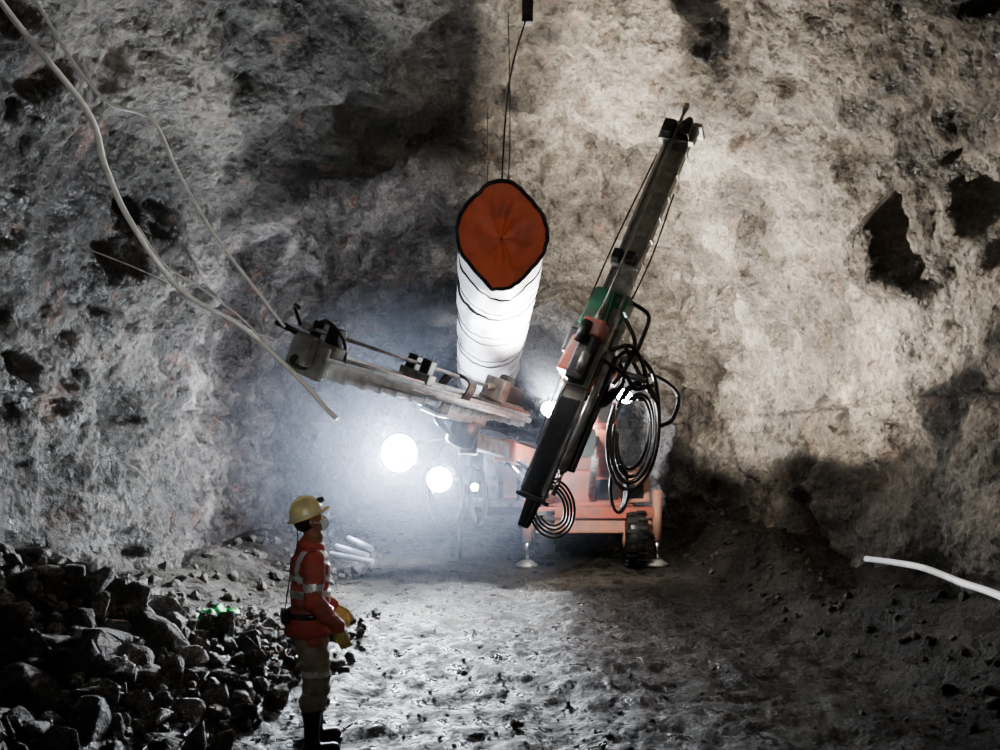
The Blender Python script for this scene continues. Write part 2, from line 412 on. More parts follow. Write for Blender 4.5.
def wheel(name,x,y,z=0.52,r=0.52,w=0.36):
    lathe(name+"_tyre",(x-w/2,y,z),(x+w/2,y,z),[(0,r*0.55),(0.02,r*0.8),(0.1,r*0.95),(0.22,r),(0.78,r),(0.9,r*0.95),(0.98,r*0.8),(1,r*0.55)],M_RUBBER,J,32)
    lathe(name+"_hub",(x-w/2-0.02,y,z),(x+w/2+0.02,y,z),[(0,r*0.2),(0.06,r*0.5),(0.94,r*0.5),(1,r*0.2)],M_ORANGE,J,20)
    geos=[]
    for i in range(20):
        a=2*math.pi*i/20; R=Matrix.Translation((x,y,z))@Matrix.Rotation(a,4,'X')
        for sd in (-1,1):
            vs=[R@V((sd*w*0.27+i1*w*0.22,j1*0.035+sd*0.03,r+k1*0.02)) for i1 in(-1,1) for j1 in(-1,1) for k1 in(-1,1)]
            geos.append((vs,BF))
    a,b=merge(geos); mobj(name+"_lugs",a,b,M_RUBBER,J)
wheel("wheel_front_left",0.80,13.65); wheel("wheel_front_right",2.42,13.65)
wheel("wheel_rear_left",0.8,18.2); wheel("wheel_rear_right",2.45,18.2)
for n,x,sy in (("left",0.48,13.35),("right",2.82,13.45)):
    rod("jack_sleeve_"+n,(x,sy,0.45),(x,sy,1.35),0.085,M_ORANGE,J)
    rod("jack_rod_"+n,(x,sy,0.1),(x,sy,0.5),0.05,M_CHROME,J)
    lathe("jack_foot_"+n,(x,sy,0.0),(x,sy,0.12),[(0,0.2),(0.4,0.2),(1,0.07)],M_STEEL,J)
    box("jack_arm_"+n,((x+CX)/2,13.5,0.95),(abs(CX-x),0.2,0.2),M_RED,J)
box("service_platform",(-0.15,14.6,1.05),(1.2,1.2,0.1),M_STEEL,J)
box("platform_beam",(0.35,14.5,0.95),(1.2,0.22,0.16),M_DARK,J)
lathe("air_tank",(-0.17,14.2,1.1),(-0.17,14.2,2.25),[(0,0.06),(0.05,0.14),(0.95,0.14),(1,0.06)],M_PALE,J)
box("valve_cabinet",(0.2,14.4,1.55),(0.3,0.4,0.8),M_ORANGE,J,bevel=0.03)
for n,(x,z) in enumerate([(-0.75,2.35),(0.35,2.35)]):
    rod("platform_post_%d"%(n+1),(x,14.1,0.2 if n==0 else 1.1),(x,14.1,z),0.035,M_DARK,J)
rod("platform_rail",(-0.75,14.05,2.35),(0.35,14.1,2.35),0.03,M_DARK,J)
tube("lamp_arm_outer",[(-0.7,14.1,2.3),(-1.2,13.0,2.25),(-1.6,12.15,2.12)],0.035,M_DARK,J); tube("lamp_arm_inner",[(-0.72,14.1,1.5),(-0.9,13.2,1.55),(-1.0,12.6,1.6)],0.03,M_DARK,J)
rod("platform_leg",(-0.75,14.1,0.0),(-0.75,14.1,1.1),0.05,M_DARK,J)

# ---- feed builder
def feed(pre,p0,p1,up,flip=1,drill_z=0.3,w=0.26,alu=None,head=1.0):
    M,L=basis(p0,p1,up); s=w/0.26; rib=alu or M_STEEL; alu=alu or M_ALU
    prof=[(-.13,-.09),(-.10,-.09),(-.10,.03),(.10,.03),(.10,-.09),(.13,-.09),(.13,.06),(.16,.06),(.16,.09),(-.16,.09),(-.16,.06),(-.13,.06)]
    prof=[(x*s,y*s) for x,y in prof]
    extrude_profile(pre+"_beam",prof,0,L,alu,J,M)
    for k in (-1,1):
        box(pre+"_rail_%s"%("a" if k<0 else "b"),(k*0.145*s,0.10*s,L/2),(0.04*s,0.03*s,L*0.98),M_CHROME if k>0 else rib,J,M,0.004)
    geos=[]
    for i in range(int(L/0.3)):
        z=0.2+i*0.3; c=(0,0.08*s,z)
        vs=[M@V((c[0]+a*0.10*s,c[1]+b*0.02*s,c[2]+d*0.035)) for a in(-1,1) for b in(-1,1) for d in(-1,1)]; geos.append((vs,BF))
        vs=[M@V((a*0.142*s,-0.03*s+b*0.075*s,z+d*0.02)) for a in(-1,1) for b in(-1,1) for d in(-1,1)]; geos.append((vs,BF))
    a,b=merge(geos); mobj(pre+"_ribs",a,b,rib,J)
    dz=drill_z*L
    box(pre+"_drill_carriage",(0,0.13*s,dz),(0.34*s,0.05,0.75),M_STEEL,J,M)
    box(pre+"_rock_drill_body",(0,0.25*s,dz-0.05),(0.22*s,0.2*s,0.6),M_DARK,J,M,0.03)
    box(pre+"_rock_drill_gearbox",(0,0.26*s,dz+0.32),(0.28*s,0.26*s,0.22),M_RED if drill_z>0.2 else M_STEEL,J,M,0.03)
    rod(pre+"_rotation_motor",M@V((0.06*s,0.40*s,dz+0.1)),M@V((0.06*s,0.40*s,dz+0.36)),0.065,M_DARK,J)
    rod(pre+"_accumulator",M@V((-0.08*s,0.40*s,dz-0.25)),M@V((-0.08*s,0.40*s,dz-0.02)),0.055,M_STEEL,J)
    lathe(pre+"_shank",M@V((0,0.26*s,dz+0.43)),M@V((0,0.26*s,dz+0.62)),[(0,0.05),(0.5,0.045),(1,0.03)],M_STEEL,J)
    rod(pre+"_drill_steel",M@V((0,0.26*s,dz+0.5)),M@V((0,0.26*s,L+0.12)),0.02,M_STEEL,J)
    lathe(pre+"_drill_bit",M@V((0,0.26*s,L+0.08)),M@V((0,0.26*s,L+0.2)),[(0,0.022),(0.5,0.04),(1,0.036)],M_STEEL,J)
    for zz,nm,h in ((L-0.14,"front",head),(L*0.62,"mid",1.0)):
        box(pre+"_%s_centralizer"%nm,(0,0.14*s,zz),(0.36*s*h,0.10*s,0.16*h),M_STEEL,J,M,0.015)
        for k in(-1,1): box(pre+"_%s_jaw_%s"%(nm,"a" if k<0 else "b"),(k*0.085*s*h,0.25*s,zz),(0.11*s*h,0.16*s,0.14*h),M_DARK,J,M,0.02)
    box(pre+"_front_plate",(0,0.02*s,L+0.02),(0.38*s*head,0.28*s,0.05),M_STEEL,J,M,0.01)
    lathe(pre+"_rubber_stinger",M@V((0,-0.02,L+0.03)),M@V((0,-0.02,L+0.2)),[(0,0.08),(0.6,0.075),(1,0.045)],M_RUBBER,J)
    box(pre+"_rear_plate",(0,0.02*s,-0.02),(0.36*s,0.26*s,0.05),M_DARK,J,M,0.01)
    rod(pre+"_feed_cylinder",M@V((0,-0.04,0.1)),M@V((0,-0.04,L*0.55)),0.045,M_STEEL,J)
    rod(pre+"_feed_cylinder_rod",M@V((0,-0.04,L*0.55)),M@V((0,-0.04,L*0.9)),0.025,M_CHROME,J)
    tube(pre+"_feed_wire",[M@V((0.2*flip*s,0.08,0.6)),M@V((0.27*flip*s,0.1,L*0.55)),M@V((0.19*flip*s,0.08,L-0.4))],0.010,M_RUBBER,J)
    tube(pre+"_feed_wire_b",[M@V((-0.19*flip*s,0.0,L*0.5)),M@V((-0.24*flip*s,0.02,L*0.65)),M@V((-0.19*flip*s,0.0,L*0.83))],0.010,M_RUBBER,J)
    return M,L

RB,RT=(0.40,9.0,1.55),(2.32,9.45,6.12)
MR,LR=feed("right_feed",RB,RT,(-0.45,-1,0.1),1,0.36,head=1.3)
def hoses(name,curves,r=0.022):
    g=[tube_geo(c,r,9,8) for c in curves]; a,b=merge(g); mobj(name,a,b,M_RUBBER,J,True)
box("right_lower_cover",(0.0,0.10,LR*0.13),(0.28,0.05,1.25),M_DARK,J,MR,0.02)
box("right_cradle",(0,-0.17,LR*0.40),(0.34,0.16,1.3),M_GREEN,J,MR,0.03)
box("right_cradle_slide_shoe_a",(0,-0.05,LR*0.52),(0.42,0.3,0.22),M_GREEN,J,MR,0.03)
box("right_cradle_slide_shoe_b",(0,-0.05,LR*0.30),(0.42,0.3,0.2),M_RED,J,MR,0.03)
box("right_green_guard",(0.1,0.03,LR*0.485),(0.34,0.40,0.55),M_GREEN,J,MR,0.04,(0.8,0.8))
box("right_red_guard",(0.2,0.05,LR*0.36),(0.22,0.34,0.5),M_RED,J,MR,0.05,(0.7,0.8))
box("right_lower_guide",(-0.26,-0.02,LR*0.24),(0.16,0.14,1.5),M_DARK,J,MR,0.02)
rod("right_slide_cylinder",MR@V((-0.26,0.12,0.4)),MR@V((-0.26,0.12,2.3)),0.05,M_STEEL,J)
rod("right_slide_cylinder_rod",MR@V((-0.26,0.12,0.1)),MR@V((-0.26,0.12,0.4)),0.028,M_CHROME,J)
piv=MR@V((0,-0.35,LR*0.37))
lathe("right_rotation_actuator",MR@V((0,-0.24,LR*0.37)),MR@V((0,-0.75,LR*0.37)),[(0,0.26),(0.3,0.27),(0.35,0.22),(0.9,0.22),(1,0.15)],M_RED,J,28)
box("right_wrist_bracket",(0.12,-0.35,LR*0.37-0.1),(0.55,0.4,0.34),M_RED,J,MR,0.05)
def boom(pre,base,tip,w=0.3):
    M,L=basis(base,tip,(0,0,1))
    box(pre+"_boom_outer",(0,0,L*0.33),(w,w*1.15,L*0.62),M_RED,J,M,0.03)
    box(pre+"_boom_inner",(0,0,L*0.75),(w*0.75,w*0.85,L*0.5),M_ALU,J,M,0.02)
    box(pre+"_boom_collar",(0,0,L*0.63),(w*1.2,w*1.35,0.12),M_RED,J,M,0.02)
    lathe(pre+"_boom_knuckle",M@V((-w*0.8,0,0)),M@V((w*0.8,0,0)),[(0,w*0.6),(1,w*0.6)],M_RED,J,24)
    lathe(pre+"_boom_wrist",M@V((0,-w*0.8,L)),M@V((0,w*0.8,L)),[(0,w*0.5),(1,w*0.5)],M_DARK,J,24)
    for k in(-1,1):
        rod(pre+"_lift_cylinder_%s"%("a" if k<0 else "b"),M@V((k*w*0.9,-0.55,0.1)),M@V((k*w*0.6,-0.28,L*0.35)),0.06,M_STEEL,J)
        rod(pre+"_lift_rod_%s"%("a" if k<0 else "b"),M@V((k*w*0.6,-0.28,L*0.35)),M@V((k*w*0.35,-0.1,L*0.58)),0.035,M_CHROME,J)
    hoses(pre+"_boom_hoses",[[M@V((k*0.045-0.09,w*0.7+0.02*math.sin(k),0.1)),M@V((k*0.05-0.1,w*0.85,L*0.3)),M@V((k*0.045-0.09,w*0.7,L*0.6)),M@V((k*0.05-0.1,w*0.9,L*0.85)),M@V((k*0.045-0.09,w*0.5,L))] for k in range(5)],0.02)
boom("right",(1.95,13.75,1.75),(piv.x+0.15,piv.y+0.45,piv.z-0.05))
def loop(cx,y,cz,rx,rz,a0,a1,dy=0.3,n=9,tilt=0):
    out=[]
    for i in range(n):
        a=math.radians(a0+(a1-a0)*i/(n-1)); x=rx*math.cos(a); z=rz*math.sin(a)
        out.append(V((cx+x*math.cos(tilt)-z*math.sin(tilt),y+dy*i/(n-1),cz+x*math.sin(tilt)+z*math.cos(tilt))))
    return out
cur=[]
for k in range(5):
    cur.append(loop(1.64+0.012*k,9.05+0.06*k,2.28+0.03*math.sin(k*2),0.30-0.03*k,0.66-0.055*k,150-12*k,-215+9*k,0.35,14,-0.10+0.05*math.sin(k*3)))
hoses("right_hose_loops",cur,0.024)
hoses("right_hose_side_loop",[[(1.62,9.2,3.0),(1.9,9.2,3.02),(2.18,9.2,2.8),(2.12,9.2,2.5),(1.95,9.25,2.4)],
  [(1.5,9.1,3.4),(1.62,9.05,3.15),(1.75,9.05,2.9),(1.9,9.1,2.7)],
  [(1.35,9.2,3.15),(1.55,9.05,3.3),(1.85,9.1,3.05),(1.95,9.2,2.5),(1.9,9.3,2.2)],
  [(1.5,9.0,3.7),(1.62,9.0,3.4),(1.5,8.95,3.1),(1.35,8.95,2.9)],
  [(1.62,9.3,3.95),(1.80,9.1,3.75),(1.72,8.95,3.5),(1.6,9.0,3.2)],
  [(1.3,8.9,3.3),(1.55,8.9,3.35),(1.7,8.95,3.15),(1.8,9.05,2.8)],
  [(1.2,8.9,3.2),(1.5,8.95,3.0),(1.62,9.0,2.85),(1.85,9.05,2.9)]],0.026)
hoses("right_hose_bundle",[[(1.0+0.04*k,9.1,2.75),(1.25,9.0+0.04*k,2.65+0.03*k),(1.5,9.1+0.03*k,2.95),(1.45,9.2,3.25)] for k in range(5)],0.022)
hoses("right_lower_loops",[loop(0.62,8.95+0.06*k,1.42,0.27-0.035*k,0.36-0.04*k,120-10*k,-200+12*k,0.1,12,0.15+0.06*k) for k in range(4)],0.016)
hoses("right_hanging_loops",[loop(1.5,9.4+0.04*k,1.62,0.11-0.012*k,0.30,100,-240,0.1,12) for k in range(3)],0.018)
box("right_lower_foot",(0,-0.05,-0.2),(0.12,0.12,0.36),M_DARK,J,MR,0.02,(1.4,1.4))
box("right_valve_block",(0.28,-0.1,LR*0.40),(0.26,0.26,0.34),M_DARK,J,MR,0.03)
for n,(a,b2) in enumerate([((1.42,9.0,3.05),(1.75,9.0,2.95)),((1.45,9.0,3.2),(1.72,9.0,3.22))]):
    rod("right_fitting_%d"%(n+1),a,b2,0.04,M_STEEL,J)
LB,LT=(0.27,11.5,2.60),(-1.83,7.15,2.98)
ML,LL=feed("left_feed",LB,LT,(0.25,-0.35,1),-1,0.14,0.31,M_ALUL)
box("left_cradle",(0,-0.17,LL*0.38),(0.30,0.14,1.3),M_ALUL,J,ML,0.03)
box("left_shoe",(0,-0.05,LL*0.5),(0.38,0.28,0.2),M_STEEL,J,ML,0.03)
lathe("left_rotation_actuator",ML@V((0,-0.2,LL*0.3)),ML@V((0,-0.6,LL*0.3)),[(0,0.2),(0.9,0.2),(1,0.14)],M_DARK,J,24)
tp=ML@V((0,-0.5,LL*0.3))
boom("left",(0.95,13.75,1.8),(tp.x+0.1,tp.y+0.2,tp.z+0.0),0.26)
hoses("left_wrap_hoses",[[ML@V((0.2,0.0,LL*0.42+0.05*k)),ML@V((0.18,0.28,LL*0.4+0.05*k)),ML@V((-0.15,0.3,LL*0.4+0.05*k)),ML@V((-0.26,0.0,LL*0.4+0.05*k)),ML@V((-0.2,-0.35,LL*0.36+0.05*k)),ML@V((0.0,-0.5,LL*0.32))] for k in range(4)],0.022)
hoses("left_hose_loops",[loop(-0.98+0.02*k,12.9+0.05*k,1.35,0.36-0.03*k,0.62-0.03*k,110,-230,0.15,13,0.12) for k in range(4)]
   +[loop(-0.38,12.9+0.05*k,1.3,0.15-0.02*k,0.5-0.03*k,100,-240,0.15,13) for k in range(3)]
   +[[(-0.3,12.5,2.4),(-0.5,12.7,1.9),(-0.38,12.9,1.75)],[(-0.5,12.2,2.5),(-0.9,12.5,2.2),(-1.1,12.8,1.9)],[(-0.2,12,2.5),(0.0,12.6,2.1),(0.1,13.4,1.8)]],0.024)
box("left_nose_clamp",(0,0.1,LL+0.12),(0.24,0.30,0.12),M_STEEL,J,ML,0.03)
rod("left_nose_pin",ML@V((-0.1,0.22,LL+0.1)),ML@V((-0.12,0.26,LL+0.42)),0.03,M_DARK,J)
hoses("left_nose_hoses",[[ML@V((0.0,0.3,LL+0.1)),ML@V((0.1,0.42,LL+0.05)),ML@V((0.2,0.3,LL-0.15)),ML@V((0.18,0.1,LL-0.3))],[ML@V((-0.05,0.3,LL+0.2)),ML@V((-0.1,0.45,LL+0.3)),ML@V((0.05,0.45,LL+0.4))]],0.018)
rod("left_telescopic_pipe",ML@V((0.24,0.02,0.1)),ML@V((0.24,0.02,LL*0.85)),0.045,M_ALUL,J)

# lamps (boom and carrier work lights, plus added fill lamps)
WARM=(1.0,0.95,0.88)
lamp("work_light_a",(-1.6,11.9,2.04),(-0.2,-1,0.0),0.29,M_LAMP,1250,158,0.25,beam=(-0.85,-1,0.08))
lamp("work_light_b",(-1.0,12.35,1.6),(0.0,-1,0.0),0.20,M_LAMP,150,130,0.6)
lamp("work_light_c",(0.66,9.75,2.64),(0.0,-0.8,0.45),0.12,M_LAMP2,2600,174,0.7,WARM,beam=(0.45,-0.35,0.85))
lamp("work_light_d",(1.76,10.6,2.86),(0.2,-0.8,0.5),0.12,M_LAMP2,1600,124,0.12,WARM,beam=(0.75,0.1,0.72))
lamp("left_wall_fill",(-1.72,12.3,2.2),(-0.9,0.6,0.1),0.07,M_LAMP2,1300,165,0.3,(0.82,0.86,1.0),beam=(-0.8,1,0.0))  # added fill lamp for the left wall behind the lamp arm
lamp("work_light_f",(-0.42,12.4,1.47),(0.0,-1,0.0),0.06,M_LAMP2,0,100)
lamp("headlight_a",(0.75,13.35,1.72),(-0.42,-1,-0.10),0.08,M_LAMP2,900,84,0.3)
lamp("carrier_fill_lamp",(1.1,10.9,2.45),(0.1,1,-0.5),0.06,M_LAMP2,360,120,0.5,WARM)  # added lamp that brightens the carrier front
lamp("right_wall_fill",(2.0,14.6,2.85),(0.8,0.0,0.6),0.09,M_LAMP2,1500,150,0.25,(1.0,0.97,0.93),beam=(0.8,0.15,0.85))  # added fill lamp on a post, brightens the right wall beside the carrier
lamp("far_wall_fill",(1.6,19.4,2.2),(-0.1,1,0.15),0.1,M_LAMP2,1000,165,col=(0.75,0.82,1.0))  # added unseen lamp, gives the far tunnel its bluish light
rod("right_wall_fill_post",(1.98,14.6,2.62),(1.98,14.6,2.82),0.025,M_DARK,J)
rod("lamp_bracket_c",(0.66,9.85,2.6),MR@V((0,-0.2,LR*0.26)),0.025,M_DARK,J)
rod("lamp_bracket_d",(1.76,10.7,2.82),(1.55,10.6,2.4),0.025,M_DARK,J)
rod("lamp_bracket_f",(-0.42,12.45,1.47),(-0.42,13.9,1.15),0.025,M_DARK,J)

# ------------------------------------------------------------------ cables
tube("overhead_cable",[(-3.7,4.6,5.9),(-3.47,5.2,5.27),(-3.2,5.8,4.78),(-3.16,6.0,4.42),(-3.06,6.2,4.04),(-2.77,6.5,3.53),(-2.32,6.7,3.25),(-2.0,6.85,2.95),(-1.75,6.85,2.70),(-1.6,6.9,2.52),(-1.5,6.9,2.42)],0.024,M_CABLE,None,10,10)
tube("overhead_cable",[(-3.7,5.0,6.1),(-3.41,5.5,5.45),(-3.17,5.6,5.02),(-3.02,5.8,4.83),(-2.78,6.0,4.78),(-2.65,6.2,4.42),(-2.43,6.4,3.97),(-2.14,6.7,3.52),(-1.95,6.8,3.25)],0.014,M_CABLE,None,10,8)
tube("overhead_cable",[(-3.0,6.2,4.0),(-2.85,6.35,3.72),(-2.6,6.45,3.55),(-2.3,6.6,3.32),(-2.1,6.8,3.08)],0.010,M_CABLE,None,10,8)
tube("overhead_cable",[(-3.95,5.7,3.95),(-3.4,6.2,3.80),(-2.9,6.5,3.6),(-2.5,6.7,3.35),(-2.05,6.8,3.12)],0.006,M_GCABLE,None,10,8)
tube("ground_hose",[(4.3,8.8,0.84),(4.35,8.3,0.88),(4.3,7.6,0.93),(4.3,7.0,0.90),(4.3,6.4,0.88),(4.2,5.4,0.78)],0.035,M_CABLE,None,10,10)
P=empty("plastic_pipes")
for n,(a,b2) in enumerate([((-2.75,12.6,0.46),(-2.15,12.2,0.36)),((-2.8,12.4,0.36),(-2.05,12.1,0.28)),((-2.6,12.9,0.56),(-2.1,12.3,0.46))]):
    rod("pipe_%d"%(n+1),a,b2,0.05,M_PALE,P)

# ------------------------------------------------------------------ worker
W=empty("mine_worker")
M_JACK=dirty("red_jacket",(0.40,0.085,0.07),0.8,0,(0.24,0.12,0.10),0.6,9,0.4)
M_TROU=dirty("khaki_trousers",(0.30,0.26,0.20),0.85,0,(0.17,0.145,0.12),0.5,9,0.4)
M_BOOT=dirty("rubber_boot",(0.02,0.02,0.022),0.3,0,(0.09,0.08,0.07),0.3,10)
M_REFL=dirty("reflective_band",(0.55,0.56,0.56),0.4,0.2,(0.3,0.3,0.3),0.5,12)
M_SKIN=dirty("skin",(0.24,0.12,0.075),0.55,0,(0.2,0.1,0.06),0.3,14,0.05)
M_HAT=dirty("yellow_hardhat",(0.72,0.64,0.34),0.35,0,(0.46,0.41,0.24),0.5,9,0.1)
M_MASK=dirty("face_mask",(0.55,0.62,0.68),0.8)
M_GLOVE=dirty("work_glove",(0.50,0.40,0.16),0.8,0,(0.28,0.23,0.12),0.5,14)
M_HAIR=dirty("black_hair",(0.012,0.01,0.009),0.7)
M_EYE=dirty("eye_white",(0.8,0.8,0.78),0.2,0,(0.7,0.7,0.7),0.1)
def cap_geo(a,b,ra,rb,sx=1.0,seg=18,n=6,side=None):
    a=V(a);b=V(b);x,y,z=frame(b-a,V((0,1,0)) if side is None else V(side))
    rings=[]
    for i in range(n+1):
        t=math.pi/2*i/n; rings.append((a-z*ra*math.cos(t),ra*math.sin(t)))
    for i in range(n+1):
        t=math.pi/2*(1-i/n); rings.append((b+z*rb*math.cos(t),rb*math.sin(t)))
    vs=[];fs=[]
    for c,r in rings:
        for k in range(seg):
            u=2*math.pi*k/seg; vs.append(c+x*math.cos(u)*max(r,1e-4)*sx+y*math.sin(u)*max(r,1e-4))
    for j in range(len(rings)-1):
        for k in range(seg):
            l=(k+1)%seg; fs.append((j*seg+k,j*seg+l,(j+1)*seg+l,(j+1)*seg+k))
    fs.append(tuple(range(seg-1,-1,-1))); fs.append(tuple((len(rings)-1)*seg+i for i in range(seg)))
    return vs,fs
def ell(c,r,rot=None,nu=24,nv=14):
    vs=[];fs=[]; c=V(c)
    for j in range(nv+1):
        th=math.pi*j/nv
        for i in range(nu):
            ph=2*math.pi*i/nu; v=V((r[0]*math.sin(th)*math.cos(ph)+1e-5*math.cos(ph),r[1]*math.sin(th)*math.sin(ph)+1e-5*math.sin(ph),r[2]*math.cos(th)))
            if rot: v=rot@v
            vs.append(c+v)
    for j in range(nv):
        for i in range(nu):
            k=(i+1)%nu; fs.append((j*nu+i,(j+1)*nu+i,(j+1)*nu+k,j*nu+k))
    fs.append(tuple(range(nu))); fs.append(tuple(nv*nu+i for i in range(nu-1,-1,-1)))
    return vs,fs
def remeshed(name,geos,voxel,smooth=4,wr=0.0):
    vs,fs=merge(geos); me=bpy.data.meshes.new(name+"_src"); me.from_pydata([tuple(v) for v in vs],[],fs)
    o=bpy.data.objects.new(name+"_src",me); scene.collection.objects.link(o)
    r=o.modifiers.new("r",'REMESH'); r.mode='VOXEL'; r.voxel_size=voxel
    s=o.modifiers.new("s",'SMOOTH'); s.iterations=smooth; s.factor=0.5
    bpy.context.view_layer.update(); dg=bpy.context.evaluated_depsgraph_get()
    m2=bpy.data.meshes.new_from_object(o.evaluated_get(dg)); m2.name=name
    bpy.data.objects.remove(o)
    if wr>0:
        ns=[v.normal.copy() for v in m2.vertices]
        for v,nn in zip(m2.vertices,ns):
            q=v.co; f=noise.noise(V((q.x*9,q.y*9,q.z*20)))+0.6*noise.noise(V((q.x*16+5,q.y*16,q.z*30)))
            k=wr if q.z>0.38 else wr*0.3
            v.co=q+nn*k*f
    m2.polygons.foreach_set("use_smooth",[True]*len(m2.polygons))
    o2=bpy.data.objects.new(name,m2); link(o2,W); return o2
# local frame: +X forward, +Y left, Z up
g=[]
g.append(ell((0.0,0,1.30),(0.14,0.20,0.20)))
g.append(ell((0.0,0,1.12),(0.145,0.185,0.20)))
g.append(ell((-0.01,0,0.97),(0.15,0.19,0.13)))
g.append(ell((-0.02,0,0.88),(0.14,0.18,0.12)))
g.append(cap_geo((-0.01,-0.15,1.415),(-0.01,0.15,1.415),0.075,0.075))
g.append(cap_geo((0,0,1.42),(0.03,0,1.56),0.075,0.058))
g.append(cap_geo((0,0,1.45),(0.01,0,1.50),0.09,0.075))
SR,ER,WR=V((-0.01,-0.205,1.40)),V((-0.03,-0.26,1.13)),V((0.15,-0.24,0.93))
SL,EL,WL=V((0.0,0.205,1.40)),V((0.02,0.27,1.14)),V((0.20,0.23,0.99))
for S,E,Wr in((SR,ER,WR),(SL,EL,WL)):
    g.append(cap_geo(S,E,0.080,0.064)); g.append(cap_geo(E,Wr,0.066,0.050))
for sd,kn,an in((-1,V((0.03,-0.115,0.50)),V((-0.01,-0.12,0.11))),(1,V((0.07,0.115,0.50)),V((0.06,0.13,0.11)))):
    g.append(cap_geo((-0.01,sd*0.09,0.88),kn,0.118,0.095)); g.append(cap_geo(kn,an+V((0.005,0,0.27)),0.095,0.09))
    g.append(cap_geo(an+V((0,0,0.24)),an,0.068,0.052))
    g.append(cap_geo(an+V((-0.03,0,-0.055)),an+V((0.15,sd*0.02,-0.062)),0.052,0.046,1.0))
body=remeshed("body",g,0.010,4,0.013)
me=body.data
for mm in (M_JACK,M_TROU,M_BOOT,M_REFL,M_SKIN): me.materials.append(mm)
for p in me.polygons:
    x,y,z=p.center
    arm = (abs(y)>0.195 and z>0.80) or (x>0.155 and z>0.82)
    if z>1.50 and abs(y)<0.08: mi=4
    elif z>0.90 or arm:
        mi=0
        if not arm and (1.12<z<1.175): mi=3
        if not arm and 1.22<z<1.45 and 0.085<abs(y)<0.135: mi=3
        if not arm and 1.235<z<1.28: mi=3
        if arm and y<0 and 1.20<z<1.25: mi=3
        if arm and y>0 and 1.22<z<1.26 : mi=3
    elif z>0.35:
        mi=1
        if 0.58<z<0.62: mi=3
    else: mi=2
    p.material_index=mi
lathe("jacket_collar",(0.0,0,1.455),(0.02,0,1.515),[(0,0.105),(0.5,0.095),(1,0.082)],M_JACK,W,24)
vs=[];fs=[];n=40
for j,(z,fx) in enumerate([(0.99,1.0),(0.93,1.05),(0.855,1.10),(0.852,1.04),(0.93,0.98)]):
    for i in range(n):
        a=2*math.pi*i/n; w=1+0.02*math.sin(a*7+j)
        vs.append(V((-0.01+0.155*fx*w*math.cos(a),0.195*fx*w*math.sin(a),z)))
for j in range(4):
    for i in range(n):
        k=(i+1)%n; fs.append((j*n+i,j*n+k,(j+1)*n+k,(j+1)*n+i))
mobj("jacket_hem",vs,fs,M_JACK,W,True)
for n2,(an,sd) in enumerate(((V((-0.01,-0.12,0.11)),-1),(V((0.06,0.13,0.11)),1))):
    g=[cap_geo(an+V((-0.035,0,-0.098)),an+V((0.155,sd*0.02,-0.098)),0.052,0.05,1.0)]
    vv=[V((v.x,v.y,max(0.0,min(0.022,v.z)))) for v in g[0][0]]; mobj("boot_sole_%d"%(n2+1),vv,g[0][1],M_BOOT,W)
def hand(name,wr,direction,palm_n,side):
    d=V(direction).normalized(); nrm=V(palm_n); nrm=(nrm-d*nrm.dot(d)).normalized(); s=d.cross(nrm)*side
    def P3(a,b2,c2): return wr+d*a+s*b2+nrm*c2
    g=[cap_geo(P3(-0.03,0,0),P3(0.02,0,0),0.03,0.03)]
    g.append(cap_geo(P3(0.02,0.022,0),P3(0.085,0.030,0),0.018,0.016)); g.append(cap_geo(P3(0.02,-0.018,0),P3(0.08,-0.030,0),0.018,0.015)); g.append(cap_geo(P3(0.02,0,0),P3(0.088,0,0),0.02,0.017))
    for off,l in ((0.032,0.9),(0.011,1.0),(-0.011,0.94),(-0.031,0.75)):
        a=P3(0.085,off,0); b2=P3(0.085+0.040*l,off*1.08,0.012); c2=P3(0.085+0.060*l,off*1.05,0.034*l+0.006); e2=P3(0.085+0.062*l,off,0.056*l+0.006)
        g+= [cap_geo(a,b2,0.0115,0.0105,seg=10,n=3),cap_geo(b2,c2,0.0105,0.0095,seg=10,n=3),cap_geo(c2,e2,0.0095,0.008,seg=10,n=3)]
    a=P3(0.02,0.030,0.005);b2=P3(0.05,0.055,0.018);c2=P3(0.078,0.060,0.036)
    g+= [cap_geo(a,b2,0.014,0.012,seg=10,n=3),cap_geo(b2,c2,0.012,0.0095,seg=10,n=3)]
    h=remeshed(name,g,0.0042,2); h.data.materials.append(M_GLOVE)
hand("hand_right",WR+V((0.012,0,-0.03)),(0.35,0.05,-0.94),(0.3,0.9,0.2),-1)
hand("hand_left",WL+V((0.03,-0.01,-0.02)),(0.75,-0.15,-0.65),(0,-0.8,-0.5),1)
HR=Matrix.Translation((0.025,0,1.565))@Matrix.Rotation(math.radians(4),4,'Z')@Matrix.Rotation(math.radians(-20),4,'Y')
g=[ell((0.0,0,0.115),(0.098,0.077,0.10)),ell((0.03,0,0.055),(0.066,0.058,0.065)),ell((0.062,0,0.018),(0.030,0.032,0.024)),
   ell((0.075,0,0.105),(0.022,0.055,0.016)),cap_geo((0.093,0,0.10),(0.112,0,0.066),0.009,0.013),ell((0.098,0.011,0.06),(0.010,0.009,0.008)),ell((0.098,-0.011,0.06),(0.010,0.009,0.008)),
   ell((0.092,0,0.040),(0.010,0.024,0.006)),ell((0.090,0,0.030),(0.010,0.021,0.007)),
   ell((-0.005,0.078,0.085),(0.018,0.010,0.032)),ell((-0.005,-0.078,0.085),(0.018,0.010,0.032)),
   ell((0.06,0.045,0.07),(0.026,0.02,0.02)),ell((0.06,-0.045,0.07),(0.026,0.02,0.02)),cap_geo((-0.01,0,0.05),(-0.02,0,-0.05),0.058,0.058)]
g=[([HR@v for v in a],b2) for a,b2 in g]
hd=remeshed("head",g,0.005,3); hd.data.materials.append(M_SKIN)
